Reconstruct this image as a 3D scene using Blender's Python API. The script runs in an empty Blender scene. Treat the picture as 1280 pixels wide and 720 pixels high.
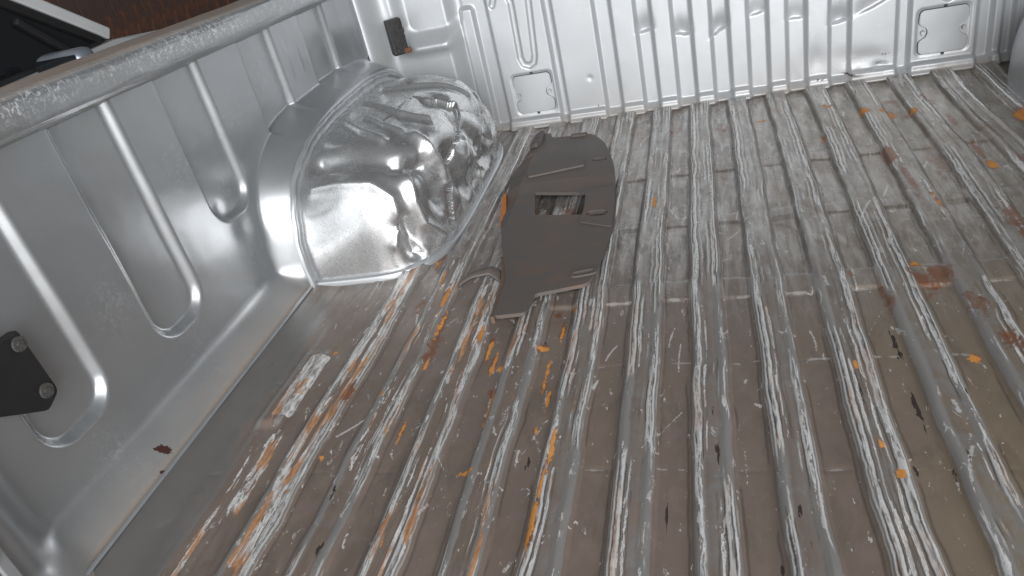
import bpy, bmesh, math, random
import numpy as np
from mathutils import Matrix, Vector

# ------------------------------------------------------------------ camera, world, lamps, exposure
scene = bpy.context.scene
COL = scene.collection
random.seed(7)

CAM_H = 0.60
dYv = np.array([220., -605., 935.]); dYv /= np.linalg.norm(dYv)
dXv = -np.array([-3270., 255., 935.]); dXv /= np.linalg.norm(dXv)
dXv -= dXv.dot(dYv) * dYv; dXv /= np.linalg.norm(dXv)
dZv = np.cross(dXv, dYv)
RW = np.array([dXv, dYv, dZv])            # world = RW @ (right, down, forward)
right, down, fwd = RW[:, 0], RW[:, 1], RW[:, 2]
cam_data = bpy.data.cameras.new('camera')
cam_data.sensor_width = 36.0
cam_data.lens = 935.0 / 1280.0 * 36.0
cam_data.clip_start = 0.02
cam_data.clip_end = 200.0
cam = bpy.data.objects.new('camera', cam_data)
COL.objects.link(cam)
M4 = Matrix.Identity(4)
for i in range(3):
    M4[i][0] = right[i]; M4[i][1] = -down[i]; M4[i][2] = -fwd[i]
M4[0][3], M4[1][3], M4[2][3] = 0.0, 0.0, CAM_H
cam.matrix_world = M4
scene.camera = cam

world = bpy.data.worlds.new('World')
scene.world = world
world.use_nodes = True
bg = world.node_tree.nodes['Background']
bg.inputs['Color'].default_value = (0.90, 0.95, 1.0, 1)
bg.inputs['Strength'].default_value = 0.10


def area_lamp(name, loc, target, sx, sy, power, color):
    d = bpy.data.lights.new(name, 'AREA')
    d.shape = 'RECTANGLE'; d.size = sx; d.size_y = sy
    d.energy = power; d.color = color
    o = bpy.data.objects.new(name, d); COL.objects.link(o)
    o.location = loc
    o.rotation_euler = (Vector(target) - Vector(loc)).to_track_quat('-Z', 'Y').to_euler()
    return o


# daylight through the open side of the shelter: behind and to the right of the camera
area_lamp('daylight_opening', (0.55, -2.8, 1.35), (0.0, 1.2, 0.22), 3.6, 3.5, 340, (0.98, 0.99, 1.0))
area_lamp('daylight_side_opening', (4.0, -2.2, 2.2), (-0.4, 1.1, 0.2), 2.0, 2.0, 80, (0.98, 0.99, 1.0))

scene.view_settings.view_transform = 'Standard'
scene.view_settings.look = 'None'
scene.view_settings.exposure = 0.0
scene.view_settings.gamma = 1.0
scene.view_settings.use_curve_mapping = False

# ------------------------------------------------------------------ numeric helpers
_rng = np.random.RandomState(3)
_T = _rng.rand(256, 256).astype(np.float64)


def vnoise(x, y, seed=0):
    x = np.asarray(x, float) + seed * 17.31; y = np.asarray(y, float) + seed * 9.77
    xi = np.floor(x).astype(int); yi = np.floor(y).astype(int)
    fx = x - xi; fy = y - yi
    fx = fx * fx * fx * (fx * (fx * 6 - 15) + 10); fy = fy * fy * fy * (fy * (fy * 6 - 15) + 10)
    a = _T[xi & 255, yi & 255]; b = _T[(xi + 1) & 255, yi & 255]
    c = _T[xi & 255, (yi + 1) & 255]; d = _T[(xi + 1) & 255, (yi + 1) & 255]
    return (a * (1 - fx) + b * fx) * (1 - fy) + (c * (1 - fx) + d * fx) * fy


def fbm(x, y, seed=0, octv=4):
    s = 0; a = 1; t = 0
    for i in range(octv):
        s = s + a * (vnoise(x * 2 ** i, y * 2 ** i, seed + i * 3) - .5); t += a; a *= .5
    return s / t * 2


def ss(a, b, x):
    t = np.clip((x - a) / (b - a), 0, 1)
    return t * t * (3 - 2 * t)


def band(a, b, w, x):
    return ss(a - w / 2, a + w / 2, x) * (1 - ss(b - w / 2, b + w / 2, x))


def rbox(px, py, cx, cy, hx, hy, r):
    qx = np.abs(px - cx) - hx + r; qy = np.abs(py - cy) - hy + r
    return np.hypot(np.maximum(qx, 0), np.maximum(qy, 0)) + np.minimum(np.maximum(qx, qy), 0) - r


def seg_dist(px, py, pts):
    d = np.full(np.shape(px), 9.0)
    for (ax, ay), (bx, by) in zip(pts[:-1], pts[1:]):
        vx, vy = bx - ax, by - ay
        t = np.clip(((px - ax) * vx + (py - ay) * vy) / (vx * vx + vy * vy + 1e-12), 0, 1)
        d = np.minimum(d, np.hypot(px - ax - t * vx, py - ay - t * vy))
    return d


def worley(x, y, seed=0):
    """F1, F2 distances on a jittered unit grid"""
    xi = np.floor(x).astype(int); yi = np.floor(y).astype(int)
    f1 = np.full(x.shape, 9.0); f2 = np.full(x.shape, 9.0); idv = np.zeros(x.shape)
    for i in (-1, 0, 1):
        for j in (-1, 0, 1):
            cx = xi + i; cy = yi + j
            jx = cx + _T[(cx + seed * 31) & 255, (cy + seed * 7) & 255]
            jy = cy + _T[(cx + seed * 13 + 90) & 255, (cy + seed * 5 + 40) & 255]
            d = np.hypot(x - jx, y - jy)
            near = d < f1
            f2 = np.where(near, f1, np.minimum(f2, d))
            idv = np.where(near, _T[(cx + 11) & 255, (cy + 77 + seed) & 255], idv)
            f1 = np.where(near, d, f1)
    return f1, f2, idv


def link(name, me, parent=None, mat=None):
    o = bpy.data.objects.new(name, me); COL.objects.link(o)
    if parent: o.parent = parent
    if mat: me.materials.append(mat)
    return o


def grid_mesh(name, P, attrs=None, flip=False):
    """P: (n,m,3) array of points"""
    n, m, _ = P.shape
    me = bpy.data.meshes.new(name)
    me.vertices.add(n * m)
    me.vertices.foreach_set('co', P.reshape(-1).astype(np.float32))
    a = np.arange(n * m).reshape(n, m)
    q = np.stack([a[:-1, :-1], a[1:, :-1], a[1:, 1:], a[:-1, 1:]], -1).reshape(-1, 4)
    if flip: q = q[:, ::-1]
    k = len(q)
    me.loops.add(k * 4); me.polygons.add(k)
    me.loops.foreach_set('vertex_index', q.reshape(-1).astype(np.int32))
    me.polygons.foreach_set('loop_start', (np.arange(k) * 4).astype(np.int32))
    me.polygons.foreach_set('loop_total', np.full(k, 4, np.int32))
    me.polygons.foreach_set('use_smooth', np.ones(k, bool))
    me.update(calc_edges=True)
    for nm, v in (attrs or {}).items():
        at = me.attributes.new(nm, 'FLOAT', 'POINT')
        at.data.foreach_set('value', np.asarray(v, np.float32).reshape(-1))
    return me


def bm_mesh(name, bm, smooth=False):
    me = bpy.data.meshes.new(name)
    bmesh.ops.recalc_face_normals(bm, faces=bm.faces)
    bm.to_mesh(me); bm.free()
    if smooth:
        me.polygons.foreach_set('use_smooth', np.ones(len(me.polygons), bool))
    return me


def add_box(bm, c, s, bev=0.0, rot=None, seg=2):
    r = bmesh.ops.create_cube(bm, size=1.0)
    vs = r['verts']
    for v in vs:
        v.co = Vector((v.co.x * s[0], v.co.y * s[1], v.co.z * s[2]))
    if bev > 0:
        es = list({e for v in vs for e in v.link_edges})
        rb = bmesh.ops.bevel(bm, geom=es, offset=bev, segments=seg, affect='EDGES', profile=.5)
        vs = list({v for f in rb['faces'] for v in f.verts} | {v for v in vs if v.is_valid})
    m = Matrix.Translation(c) @ (rot.to_4x4() if rot else Matrix.Identity(4))
    bmesh.ops.transform(bm, matrix=m, verts=vs)
    return vs


def poly_prism(bm, outer, holes, z0, z1):
    """flat plate with holes, given as 2-D outlines, extruded between z0 and z1"""
    es = []
    for loop in [outer] + holes:
        vs = [bm.verts.new((p[0], p[1], z0)) for p in loop]
        for i in range(len(vs)):
            es.append(bm.edges.new((vs[i], vs[(i + 1) % len(vs)])))
    r = bmesh.ops.triangle_fill(bm, use_beauty=True, use_dissolve=False, edges=es)
    fs = [g for g in r['geom'] if isinstance(g, bmesh.types.BMFace)]
    e = bmesh.ops.extrude_face_region(bm, geom=fs)
    for g in e['geom']:
        if isinstance(g, bmesh.types.BMVert): g.co.z = z1


def round_poly(pts, r, n=4):
    out = []
    k = len(pts)
    for i in range(k):
        p = Vector(pts[i]); a = Vector(pts[i - 1]); b = Vector(pts[(i + 1) % k])
        da = (a - p); db = (b - p)
        rr = min(r, da.length * .45, db.length * .45)
        s = p + da.normalized() * rr; e = p + db.normalized() * rr
        for j in range(n + 1):
            t = j / n
            q = s * (1 - t) ** 2 + p * 2 * t * (1 - t) + e * t * t
            out.append((q.x, q.y))
    return out


def empty(name, loc, label, cat, group=None):
    o = bpy.data.objects.new(name, None); COL.objects.link(o)
    o.location = loc; o['label'] = label; o['category'] = cat
    o.empty_display_size = .1
    if group: o['group'] = group
    return o


# ------------------------------------------------------------------ material helpers
class NT:
    def __init__(self, name):
        self.m = bpy.data.materials.new(name); self.m.use_nodes = True
        self.t = self.m.node_tree; self.n = self.t.nodes; self.l = self.t.links
        self.b = self.n['Principled BSDF']
        self.tc = self.n.new('ShaderNodeTexCoord').outputs['Object']

    def put(self, sock, v):
        if hasattr(v, 'links'): self.l.new(v, sock)
        elif isinstance(v, tuple) and len(v) == 3 and sock.type == 'RGBA': sock.default_value = (*v, 1)
        else: sock.default_value = v

    def set(self, **k):
        names = dict(color='Base Color', metal='Metallic', rough='Roughness', normal='Normal',
                     coat='Coat Weight', coat_rough='Coat Roughness', spec='Specular IOR Level')
        for a, v in k.items(): self.put(self.b.inputs[names[a]], v)

    def math(self, op, a, b=0.0, c=0.0, clamp=False):
        n = self.n.new('ShaderNodeMath'); n.operation = op; n.use_clamp = clamp
        self.put(n.inputs[0], a); self.put(n.inputs[1], b); self.put(n.inputs[2], c)
        return n.outputs[0]

    def attr(self, name):
        n = self.n.new('ShaderNodeAttribute'); n.attribute_name = name
        return n.outputs['Fac']

    def map(self, scale):
        n = self.n.new('ShaderNodeMapping'); self.l.new(self.tc, n.inputs['Vector'])
        n.inputs['Scale'].default_value = scale
        return n.outputs[0]

    def noise(self, scale=(1, 1, 1), detail=4, rough=.55, dist=0.0, s=1.0):
        n = self.n.new('ShaderNodeTexNoise')
        self.l.new(self.map(scale), n.inputs['Vector'])
        n.inputs['Scale'].default_value = s; n.inputs['Detail'].default_value = detail
        n.inputs['Roughness'].default_value = rough; n.inputs['Distortion'].default_value = dist
        return n.outputs['Fac']

    def step(self, x, a, b):
        n = self.n.new('ShaderNodeMapRange'); n.interpolation_type = 'SMOOTHSTEP'
        self.put(n.inputs['Value'], x)
        n.inputs['From Min'].default_value = a; n.inputs['From Max'].default_value = b
        n.inputs['To Min'].default_value = 0; n.inputs['To Max'].default_value = 1
        return n.outputs[0]

    def mix(self, f, a, b):
        n = self.n.new('ShaderNodeMix'); n.data_type = 'RGBA'
        self.put(n.inputs[0], f); self.put(n.inputs[6], a); self.put(n.inputs[7], b)
        return n.outputs[2]

    def mixf(self, f, a, b):
        n = self.n.new('ShaderNodeMix'); n.data_type = 'FLOAT'
        self.put(n.inputs[0], f); self.put(n.inputs[2], a); self.put(n.inputs[3], b)
        return n.outputs[0]

    def bump(self, h, strength=.3, dist=.001):
        n = self.n.new('ShaderNodeBump'); n.inputs['Strength'].default_value = strength
        n.inputs['Distance'].default_value = dist
        self.l.new(h, n.inputs['Height'])
        return n.outputs[0]

    def sep(self):
        n = self.n.new('ShaderNodeSeparateXYZ'); self.l.new(self.tc, n.inputs[0])
        return n.outputs


def mat_simple(name, color, rough=.5, metal=0.0, var=.15, scale=30, bump=0.0):
    t = NT(name)
    n = t.noise((scale,) * 3, 5, .6)
    c = t.mix(n, tuple(x * (1 - var) for x in color), tuple(min(1, x * (1 + var)) for x in color))
    t.set(color=c, metal=metal, rough=t.mixf(n, max(.02, rough - .08), min(1, rough + .08)))
    if bump: t.set(normal=t.bump(n, bump, .002))
    return t.m


# silver paint of the bed walls
def mat_paint(name, metal_w, r0, r1):
    t = NT(name)
    n1 = t.noise((9, 9, 9), 4, .55)
    n2 = t.noise((420, 420, 420), 2, .5)
    scr = t.noise((30, 30, 260), 5, .7, .6)
    dust = t.attr('dust'); scuff = t.attr('scuff')
    base = t.mix(n1, (.385, .398, .41), (.45, .463, .475))
    base = t.mix(t.math('MULTIPLY', t.step(scr, .60, .74), .25), base, (.66, .67, .68))
    wst = t.step(t.noise((16, 16, 5), 5, .62, .5), .48, .72)
    base = t.mix(t.math('MULTIPLY', wst, .24), base, (.36, .345, .32))
    hs = t.step(t.noise((60, 26, 300), 4, .7, .8), .66, .73)
    base = t.mix(t.math('MULTIPLY', hs, .28), base, (.62, .625, .63))
    # dust film
    dn = t.math('MULTIPLY', dust, t.mixf(n1, .6, 1.2), clamp=True)
    base = t.mix(dn, base, (.30, .245, .20))
    # scuffed paint: pale scratches in short slanting strokes
    st = t.noise((40, 160, 120), 5, .75, 1.2)
    sm = t.math('MULTIPLY', scuff, t.step(st, .50, .62), clamp=True)
    base = t.mix(t.math('MULTIPLY', sm, .8), base, (.80, .81, .81))
    chip = t.attr('chip')
    cm = t.step(t.math('ADD', chip, t.math('MULTIPLY', t.math('SUBTRACT', t.noise((300, 300, 300), 4, .6), .5), 1.1)), .48, .54)
    base = t.mix(cm, base, (.055, .022, .018))
    metal = t.math('MULTIPLY', t.math('SUBTRACT', 1.0, t.math('MAXIMUM', t.math('MAXIMUM', dn, sm), cm)), metal_w)
    t.set(color=base, metal=metal, rough=t.mixf(t.math('MAXIMUM', dn, t.math('MULTIPLY', sm, .7)), t.mixf(n1, r0, r1), .6),
          coat=.25, coat_rough=.12, normal=t.bump(n2, .04, .0006))
    return t.m


def mat_arch():
    t = NT('crumpled_silver_metal')
    n1 = t.noise((14, 14, 14), 5, .6)
    n3 = t.noise((60, 60, 60), 5, .65, .5)
    crs = t.attr('crease')
    base = t.mix(n1, (.52, .525, .53), (.66, .665, .67))
    w = t.math('MULTIPLY', t.step(n3, .44, .66), t.math('ADD', .22, crs), clamp=True)
    base = t.mix(w, base, (.36, .33, .30))
    br = t.step(t.math('ADD', crs, t.math('MULTIPLY', t.math('SUBTRACT', n3, .5), .9)), .72, .9)
    base = t.mix(t.math('MULTIPLY', br, .6), base, (.74, .74, .74))
    t.set(color=base, metal=.85, rough=t.mixf(n3, .21, .33), normal=t.bump(t.noise((150, 150, 150), 4, .6), .06, .0008))
    return t.m


def mat_floor():
    t = NT('worn_bed_floor')
    x, y, z = t.sep()
    sh = t.attr('shoulder'); ch = t.attr('channel'); far = t.attr('far'); rust = t.attr('rust'); dk = t.attr('dark')
    yel = t.attr('yellow'); red = t.attr('redrust'); seam = t.attr('seam')
    nbig = t.noise((7, 4, 7), 4, .55)
    nst = t.noise((150, 15, 60), 6, .64, .9)      # flaked paint, drawn out along the ribs
    nst2 = t.noise((260, 60, 60), 5, .6, .4)
    nfin = t.noise((420, 260, 200), 4, .6)
    ncl = t.noise((45, 30, 30), 5, .6, .5)
    nscr = t.noise((700, 14, 10), 4, .7)          # fine scratches along the bed
    # --- painted silver of slopes
    col = t.mix(nbig, (.185, .176, .168), (.24, .23, .222))
    # --- brown film in channels and on tops
    brown = t.mix(nbig, (.132, .101, .085), (.182, .143, .121))
    brown = t.mix(t.math('MULTIPLY', t.step(ncl, .45, .7), .35), brown, (.212, .168, .144))
    brown = t.mix(yel, brown, t.mix(ncl, (.155, .120, .078), (.19, .152, .106)))
    sp1 = t.step(t.noise((520, 420, 300), 3, .6), .66, .72); sp2 = t.step(t.noise((380, 300, 300), 3, .6), .68, .74)
    brown = t.mix(t.math('MULTIPLY', sp1, .55), brown, (.07, .055, .045)); brown = t.mix(t.math('MULTIPLY', sp2, .4), brown, (.30, .27, .24))
    stn = t.step(t.noise((22, 9, 10), 5, .65, .6), .50, .70)
    brown = t.mix(t.math('MULTIPLY', stn, .45), brown, (.085, .066, .056))
    brown = t.mix(t.math('MULTIPLY', t.step(nscr, .63, .72), .3), brown, (.27, .24, .22))
    film = t.step(t.math('ADD', ch, t.math('MULTIPLY', t.math('SUBTRACT', ncl, .5), .55)), .35, .62)
    film = t.math('MULTIPLY', film, t.mixf(far, 1.0, .42))
    col = t.mix(film, col, brown)
    # far part: rubbed milky film
    milk = t.math('MULTIPLY', far, t.step(t.noise((85, 13, 30), 6, .66, .5), .38, .66))
    col = t.mix(t.math('MULTIPLY', milk, .6), col, (.48, .465, .45))
    flk = t.math('MULTIPLY', far, t.step(t.noise((130, 60, 60), 5, .7, 1.0), .60, .68))
    col = t.mix(t.math('MULTIPLY', flk, .55), col, (.62, .615, .60))
    drk = t.math('MULTIPLY', far, t.step(t.noise((170, 40, 50), 5, .68, .6), .62, .70))
    col = t.mix(t.math('MULTIPLY', drk, .6), col, (.10, .09, .084))
    brsp = t.math('MULTIPLY', far, t.step(t.noise((16, 7, 10), 5, .62), .47, .68))
    col = t.mix(t.math('MULTIPLY', brsp, .6), col, (.17, .125, .095))
    col = t.mix(t.math('MULTIPLY', t.math('MULTIPLY', far, yel), t.mixf(ncl, .2, .75)), col, (.165, .13, .088))
    # --- flaked shoulders
    v = t.math('ADD', sh, t.math('MULTIPLY', t.math('SUBTRACT', nst, .5), 1.5))
    v = t.math('ADD', v, t.math('MULTIPLY', t.math('SUBTRACT', nfin, .5), .28))
    inside = t.step(v, .56, .60)
    outl = t.math('MULTIPLY', t.step(v, .53, .575), t.math('SUBTRACT', 1.0, t.step(v, .62, .70)))
    innerc = t.mix(t.step(nst2, .34, .60), (.19, .175, .165), (.52, .51, .50))
    col = t.mix(inside, col, innerc)
    col = t.mix(t.math('MULTIPLY', outl, .85), col, (.66, .66, .655))
    scr = t.math('MULTIPLY', t.step(nscr, .60, .70), t.math('MULTIPLY', t.step(sh, .08, .5), .45))
    col = t.mix(scr, col, (.55, .55, .545))
    # long thin broken lines of cracked paint along each rib, and grime with painted-in shade at its slope foot
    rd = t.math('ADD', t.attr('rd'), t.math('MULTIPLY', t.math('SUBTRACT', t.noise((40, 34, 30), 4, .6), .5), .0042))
    brk = t.noise((30, 9, 10), 4, .6); brk2 = t.noise((34, 7, 12), 4, .6, .3)
    lined = t.attr('lined'); alo = t.attr('along')
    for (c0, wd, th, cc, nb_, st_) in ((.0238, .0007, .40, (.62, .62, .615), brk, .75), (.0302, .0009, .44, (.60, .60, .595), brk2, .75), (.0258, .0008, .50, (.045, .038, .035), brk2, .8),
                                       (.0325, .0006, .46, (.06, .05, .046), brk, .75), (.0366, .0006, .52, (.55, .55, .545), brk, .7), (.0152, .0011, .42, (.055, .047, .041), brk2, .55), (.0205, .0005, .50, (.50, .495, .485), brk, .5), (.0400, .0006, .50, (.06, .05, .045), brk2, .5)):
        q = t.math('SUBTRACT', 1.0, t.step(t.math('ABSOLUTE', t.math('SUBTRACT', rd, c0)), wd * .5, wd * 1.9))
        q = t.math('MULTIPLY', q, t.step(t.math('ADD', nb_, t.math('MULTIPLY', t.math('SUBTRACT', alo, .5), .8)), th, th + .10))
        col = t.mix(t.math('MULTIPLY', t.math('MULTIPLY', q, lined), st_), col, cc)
    # transverse weld seams: paint broken along them
    sv = t.step(t.math('ADD', seam, t.math('MULTIPLY', t.math('SUBTRACT', ncl, .5), 2.4)), .80, .95)
    col = t.mix(t.math('MULTIPLY', sv, .45), col, (.38, .375, .365))
    scm = t.step(t.math('ADD', t.attr('scrape'), t.math('MULTIPLY', t.math('SUBTRACT', nfin, .5), 1.3)), .58, .80)
    col = t.mix(t.math('MULTIPLY', scm, .7), col, (.52, .515, .505))
    fk = t.noise((95, 38, 40), 6, .70, .7)
    fkm = t.step(t.math('ADD', fk, t.math('SUBTRACT', t.math('MULTIPLY', t.attr('rusty'), .016), t.math('MULTIPLY', t.attr('clean'), .08))), .655, .69)
    fke = t.math('MULTIPLY', t.step(t.math('ADD', fk, t.math('SUBTRACT', t.math('MULTIPLY', t.attr('rusty'), .016), t.math('MULTIPLY', t.attr('clean'), .08))), .64, .66), t.math('SUBTRACT', 1.0, t.step(fk, .67, .70)))
    col = t.mix(t.math('MULTIPLY', fkm, .6), col, (.34, .32, .305))
    col = t.mix(t.math('MULTIPLY', fke, .75), col, (.58, .575, .565))
    # dark chips
    dv = t.math('ADD', dk, t.math('MULTIPLY', t.math('SUBTRACT', nst2, .5), 1.3))
    dm = t.step(dv, .62, .68)
    col = t.mix(dm, col, (.030, .020, .017))
    # rust
    rv = t.math('ADD', red, t.math('MULTIPLY', t.math('SUBTRACT', t.noise((60, 40, 30), 6, .7, .8), .5), 1.7))
    rm = t.step(rv, .38, .68)
    col = t.mix(t.math('MULTIPLY', rm, .95), col, t.mix(nst2, (.085, .032, .018), (.22, .085, .035)))
    ov = t.math('ADD', rust, t.math('MULTIPLY', t.math('SUBTRACT', t.noise((170, 90, 60), 5, .68, .5), .5), 1.7))
    om = t.step(ov, .48, .62)
    col = t.mix(om, col, t.mix(nfin, (.42, .15, .030), (.66, .30, .065)))
    # thin patches of orange inside flaked paint
    og = t.math('MULTIPLY', t.attr('rusty'), t.math('MULTIPLY', t.step(v, .40, .58), t.step(t.noise((48, 9, 30), 5, .62, .4), .50, .60)))
    col = t.mix(t.math('MULTIPLY', og, .85), col, t.mix(nst2, (.16, .065, .03), (.62, .27, .07)))
    dirty = t.math('MAXIMUM', t.math('MAXIMUM', om, rm), t.math('MAXIMUM', dm, film))
    metal = t.math('MULTIPLY', t.math('SUBTRACT', 1.0, dirty), t.mixf(t.attr('clean'), .18, .6))
    rough = t.mixf(dirty, t.mixf(ncl, .34, .46), t.mixf(nbig, .36, .46))
    rough = t.mixf(t.math('MULTIPLY', far, .75), rough, t.mixf(ncl, .19, .30))
    metal = t.mixf(t.math('MULTIPLY', far, t.math('SUBTRACT', 1.0, t.math('MAXIMUM', om, t.math('MAXIMUM', rm, dm)))), metal, .38)
    rough = t.mixf(inside, rough, .42)
    rough = t.mixf(t.math('MAXIMUM', om, dm), rough, .8)
    hgt = t.math('SUBTRACT', t.math('MULTIPLY', ncl, .25), t.math('ADD', t.math('MULTIPLY', inside, .5), t.math('MULTIPLY', dm, .4)))
    hgt = t.math('ADD', hgt, t.math('MULTIPLY', nfin, .08))
    t.set(color=col, metal=metal, rough=rough, normal=t.bump(hgt, .45, .0012))
    return t.m


def mat_plate():
    t = NT('dark_plate_plastic')
    n = t.noise((12, 9, 12), 5, .6); n2 = t.noise((200, 120, 100), 4, .6); s = t.noise((20, 300, 20), 4, .7)
    rb = t.noise((9, 14, 9), 4, .6, .4)
    c = t.mix(n, (.078, .067, .062), (.108, .094, .087))
    c = t.mix(t.math('MULTIPLY', t.step(rb, .48, .70), .6), c, (.14, .085, .06))
    c = t.mix(t.math('MULTIPLY', t.step(s, .66, .75), .4), c, (.16, .15, .145))
    t.set(color=c, rough=t.mixf(n, .50, .66), normal=t.bump(n2, .12, .0010), spec=.35)
    return t.m


MAT_PAINT = mat_paint('silver_paint', .72, .28, .37); MAT_SATIN = mat_paint('satin_silver_paint', .45, .40, .50); MAT_ARCH = mat_arch(); MAT_FLOOR = mat_floor(); MAT_PLATE = mat_plate()
MAT_BLACK = mat_simple('black_bracket_paint', (.016, .016, .017), .45, 0, .3, 120, .15)
MAT_BOLT = mat_simple('scraped_bolt', (.075, .070, .066), .7, .2, .95, 330, .6)
MAT_DARKGAP = mat_simple('dark_seal', (.04, .04, .042), .8)
MAT_COVER = mat_simple('silver_cover_paint', (.42, .433, .445), .36, .6, .06, 20)
MAT_RUSTEDGE = mat_simple('orange_rust', (.40, .14, .035), .8, 0, .45, 90, .4)

# ------------------------------------------------------------------ the pickup bed
CX = 0.038                                   # bed centre line
bed = empty('pickup_bed', (0, 0, 0), 'worn silver pickup truck bed with ribbed floor, dented wheel arch and scuffed rails', 'truck bed')

# ---- floor
PITCH = .0835; X0 = .016
xs = np.arange(-.722, .80, .0016); ys = np.arange(.33, 1.786, .0026)
X, Y = np.meshgrid(xs, ys, indexing='ij')
xw = X + .0042 * fbm(X * 2.2, Y * 3.0, 5, 3) * (1 + 1.2 * ss(-.15, -.4, X)) + .0016 * fbm(X * 14, Y * 16, 7, 2) + .004 * ss(.25, .5, X) * np.sin(Y * 9)
k = np.round((xw - X0) / PITCH)
dd = xw - X0 - k * PITCH
ad = np.abs(dd)
ridx = np.floor((xw - X0) / PITCH)          # ridge number (ridge lies between channel ridx and ridx+1)
side = np.where(dd > 0, 0, 1)
lvl = ss(.0160, .0245, ad)
shoulder_bump = np.exp(-((ad - .0275) / .0028) ** 2)
topgroove = np.exp(-((ad - .0345) / .0022) ** 2)
amp = np.ones_like(X)
amp *= 1 - .92 * ss(-.565, -.60, X) * (1 - band(.68, .845, .02, Y) * band(-.64, -.575, .012, X))
amp *= 1 - ss(-.63, -.66, X)
amp *= 1 - .6 * ss(1.735, 1.765, Y)
amp *= 1 - ss(.60, .64, X)
amp *= .72 + .28 * ss(-.38, -.2, X)
z = (.0078 + .0042 * ss(.85, 1.1, Y)) * lvl * amp + .0010 * shoulder_bump * amp - .0006 * topgroove * amp
chan = 1 - lvl
# pressed steps across the channels
for (a, b, h) in ((.922, .972, .0042), (1.150, 1.182, .0038), (1.36, 1.40, .003)):
    z += h * (.35 + .8 * _T[(k.astype(int) * 5 + 60) & 255, int(a * 50)]) * band(a, b, .009, Y + .004 * fbm(X * 25, Y * 3, 17, 2)) * chan * amp * ss(-.5, -.2, X)
sbr = ss(.40, .62, vnoise(X * 22, Y * 2, 29))
z += sbr * (-.0009 * chan * np.exp(-((Y - .773) / .003) ** 2) - .0006 * np.exp(-((Y - .590) / .0025) ** 2) * chan)
# broad buckles and fine crumples
far = ss(.80, 1.12, Y + .05 * fbm(X * 6, Y * 6, 9, 3) + .10 * ss(-.05, -.35, X) * -1 + .03 * ss(.1, .4, X))
z += .0035 * fbm(X * 3.1, Y * 2.4, 2, 3) + .0014 * fbm(X * 14, Y * 9, 4, 3)
f1, f2, _i = worley(X * 30 + fbm(X * 20, Y * 20, 8, 2), Y * 17, 2)
z += far * .0005 * np.minimum(f2 - f1, .5) * 1.6 + far * .0005 * fbm(X * 60, Y * 22, 6, 2)
f1b, f2b, _ib = worley(X * 16 + 5, Y * 9 + 3, 4)
leftw = ss(-.18, -.36, X) * ss(-.66, -.58, X)
z += leftw * .0016 * np.minimum(f2b - f1b, .4)
# rises to meet the wheel arch and side
z += .006 * ss(-.66, -.715, X)

def spots(lst, ang=None):
    f = np.zeros_like(X)
    for (sx, sy, rx, ry, a) in lst:
        m = (np.abs(X - sx) < 4 * max(rx, ry)) & (np.abs(Y - sy) < 4 * max(rx, ry))
        g = np.zeros_like(X)
        g[m] = a * np.exp(-(((X[m] - sx) / rx) ** 2 + ((Y[m] - sy) / ry) ** 2))
        f = np.maximum(f, g)
    return f


spots_raw = spots
rid = ridx.astype(int)
amp_side = .35 + .65 * _T[(rid * 7 + 20) & 255, (side * 31 + 5).astype(int)]
along = fbm(rid * 3.7 + side * 1.9, Y * 5.5, 12, 3)
wob = .0022 * fbm(rid * 5.1 + side * 2.3, Y * 14, 14, 3)
sh = np.exp(-((ad - .0272 + wob) / .0048) ** 2)
sh2 = np.exp(-((ad - .0365 + wob) / .0030) ** 2) * .7
worn = np.clip(.38 + .50 * amp_side * .8 + .95 * along, 0, 1.1)
shoulder = np.maximum(sh, sh2 * (.4 + .6 * (along > 0))) * worn * np.clip(amp * 1.3, 0, 1)
# crushed ribs on the left: whole tops flaked
leftflake = leftw * np.exp(-((ad - .034) / .009) ** 2) * np.clip(.55 + .7 * fbm(rid * 2.7, Y * 4.2, 22, 3), 0, .95)
shoulder = np.maximum(shoulder, leftflake * .92)
# the short raised pocket beside the wall
pocket = band(.695, .835, .012, Y) * band(-.618, -.588, .010, X)
shoulder = np.maximum(shoulder, pocket * .85)
pock2 = band(.52, .665, .03, Y) * band(-.60, -.575, .012, X + .05 * (Y - .6)) * .6 + band(.44, .58, .03, Y) * band(-.545, -.515, .012, X) * .62
shoulder = np.maximum(shoulder, pock2)
shoulder *= 1 - .35 * far
shoulder = np.maximum(shoulder, spots_raw([(-.330, 1.245, .016, .045, .95)]))
shoulder = np.where(X < -.645, shoulder * .15, shoulder)
channel = np.clip(chan * 1.05 + .50 * (ad > .031) * lvl + (1 - amp), 0, 1)
channel = np.clip(channel - .25 * (sh > .3), 0, 1)
clean = .75 * ss(-.585, -.66, X + .03 * fbm(X * 9, Y * 5, 19, 3)) * (1 - ss(.95, 1.1, Y))
channel = channel * (1 - .85 * clean)


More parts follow.
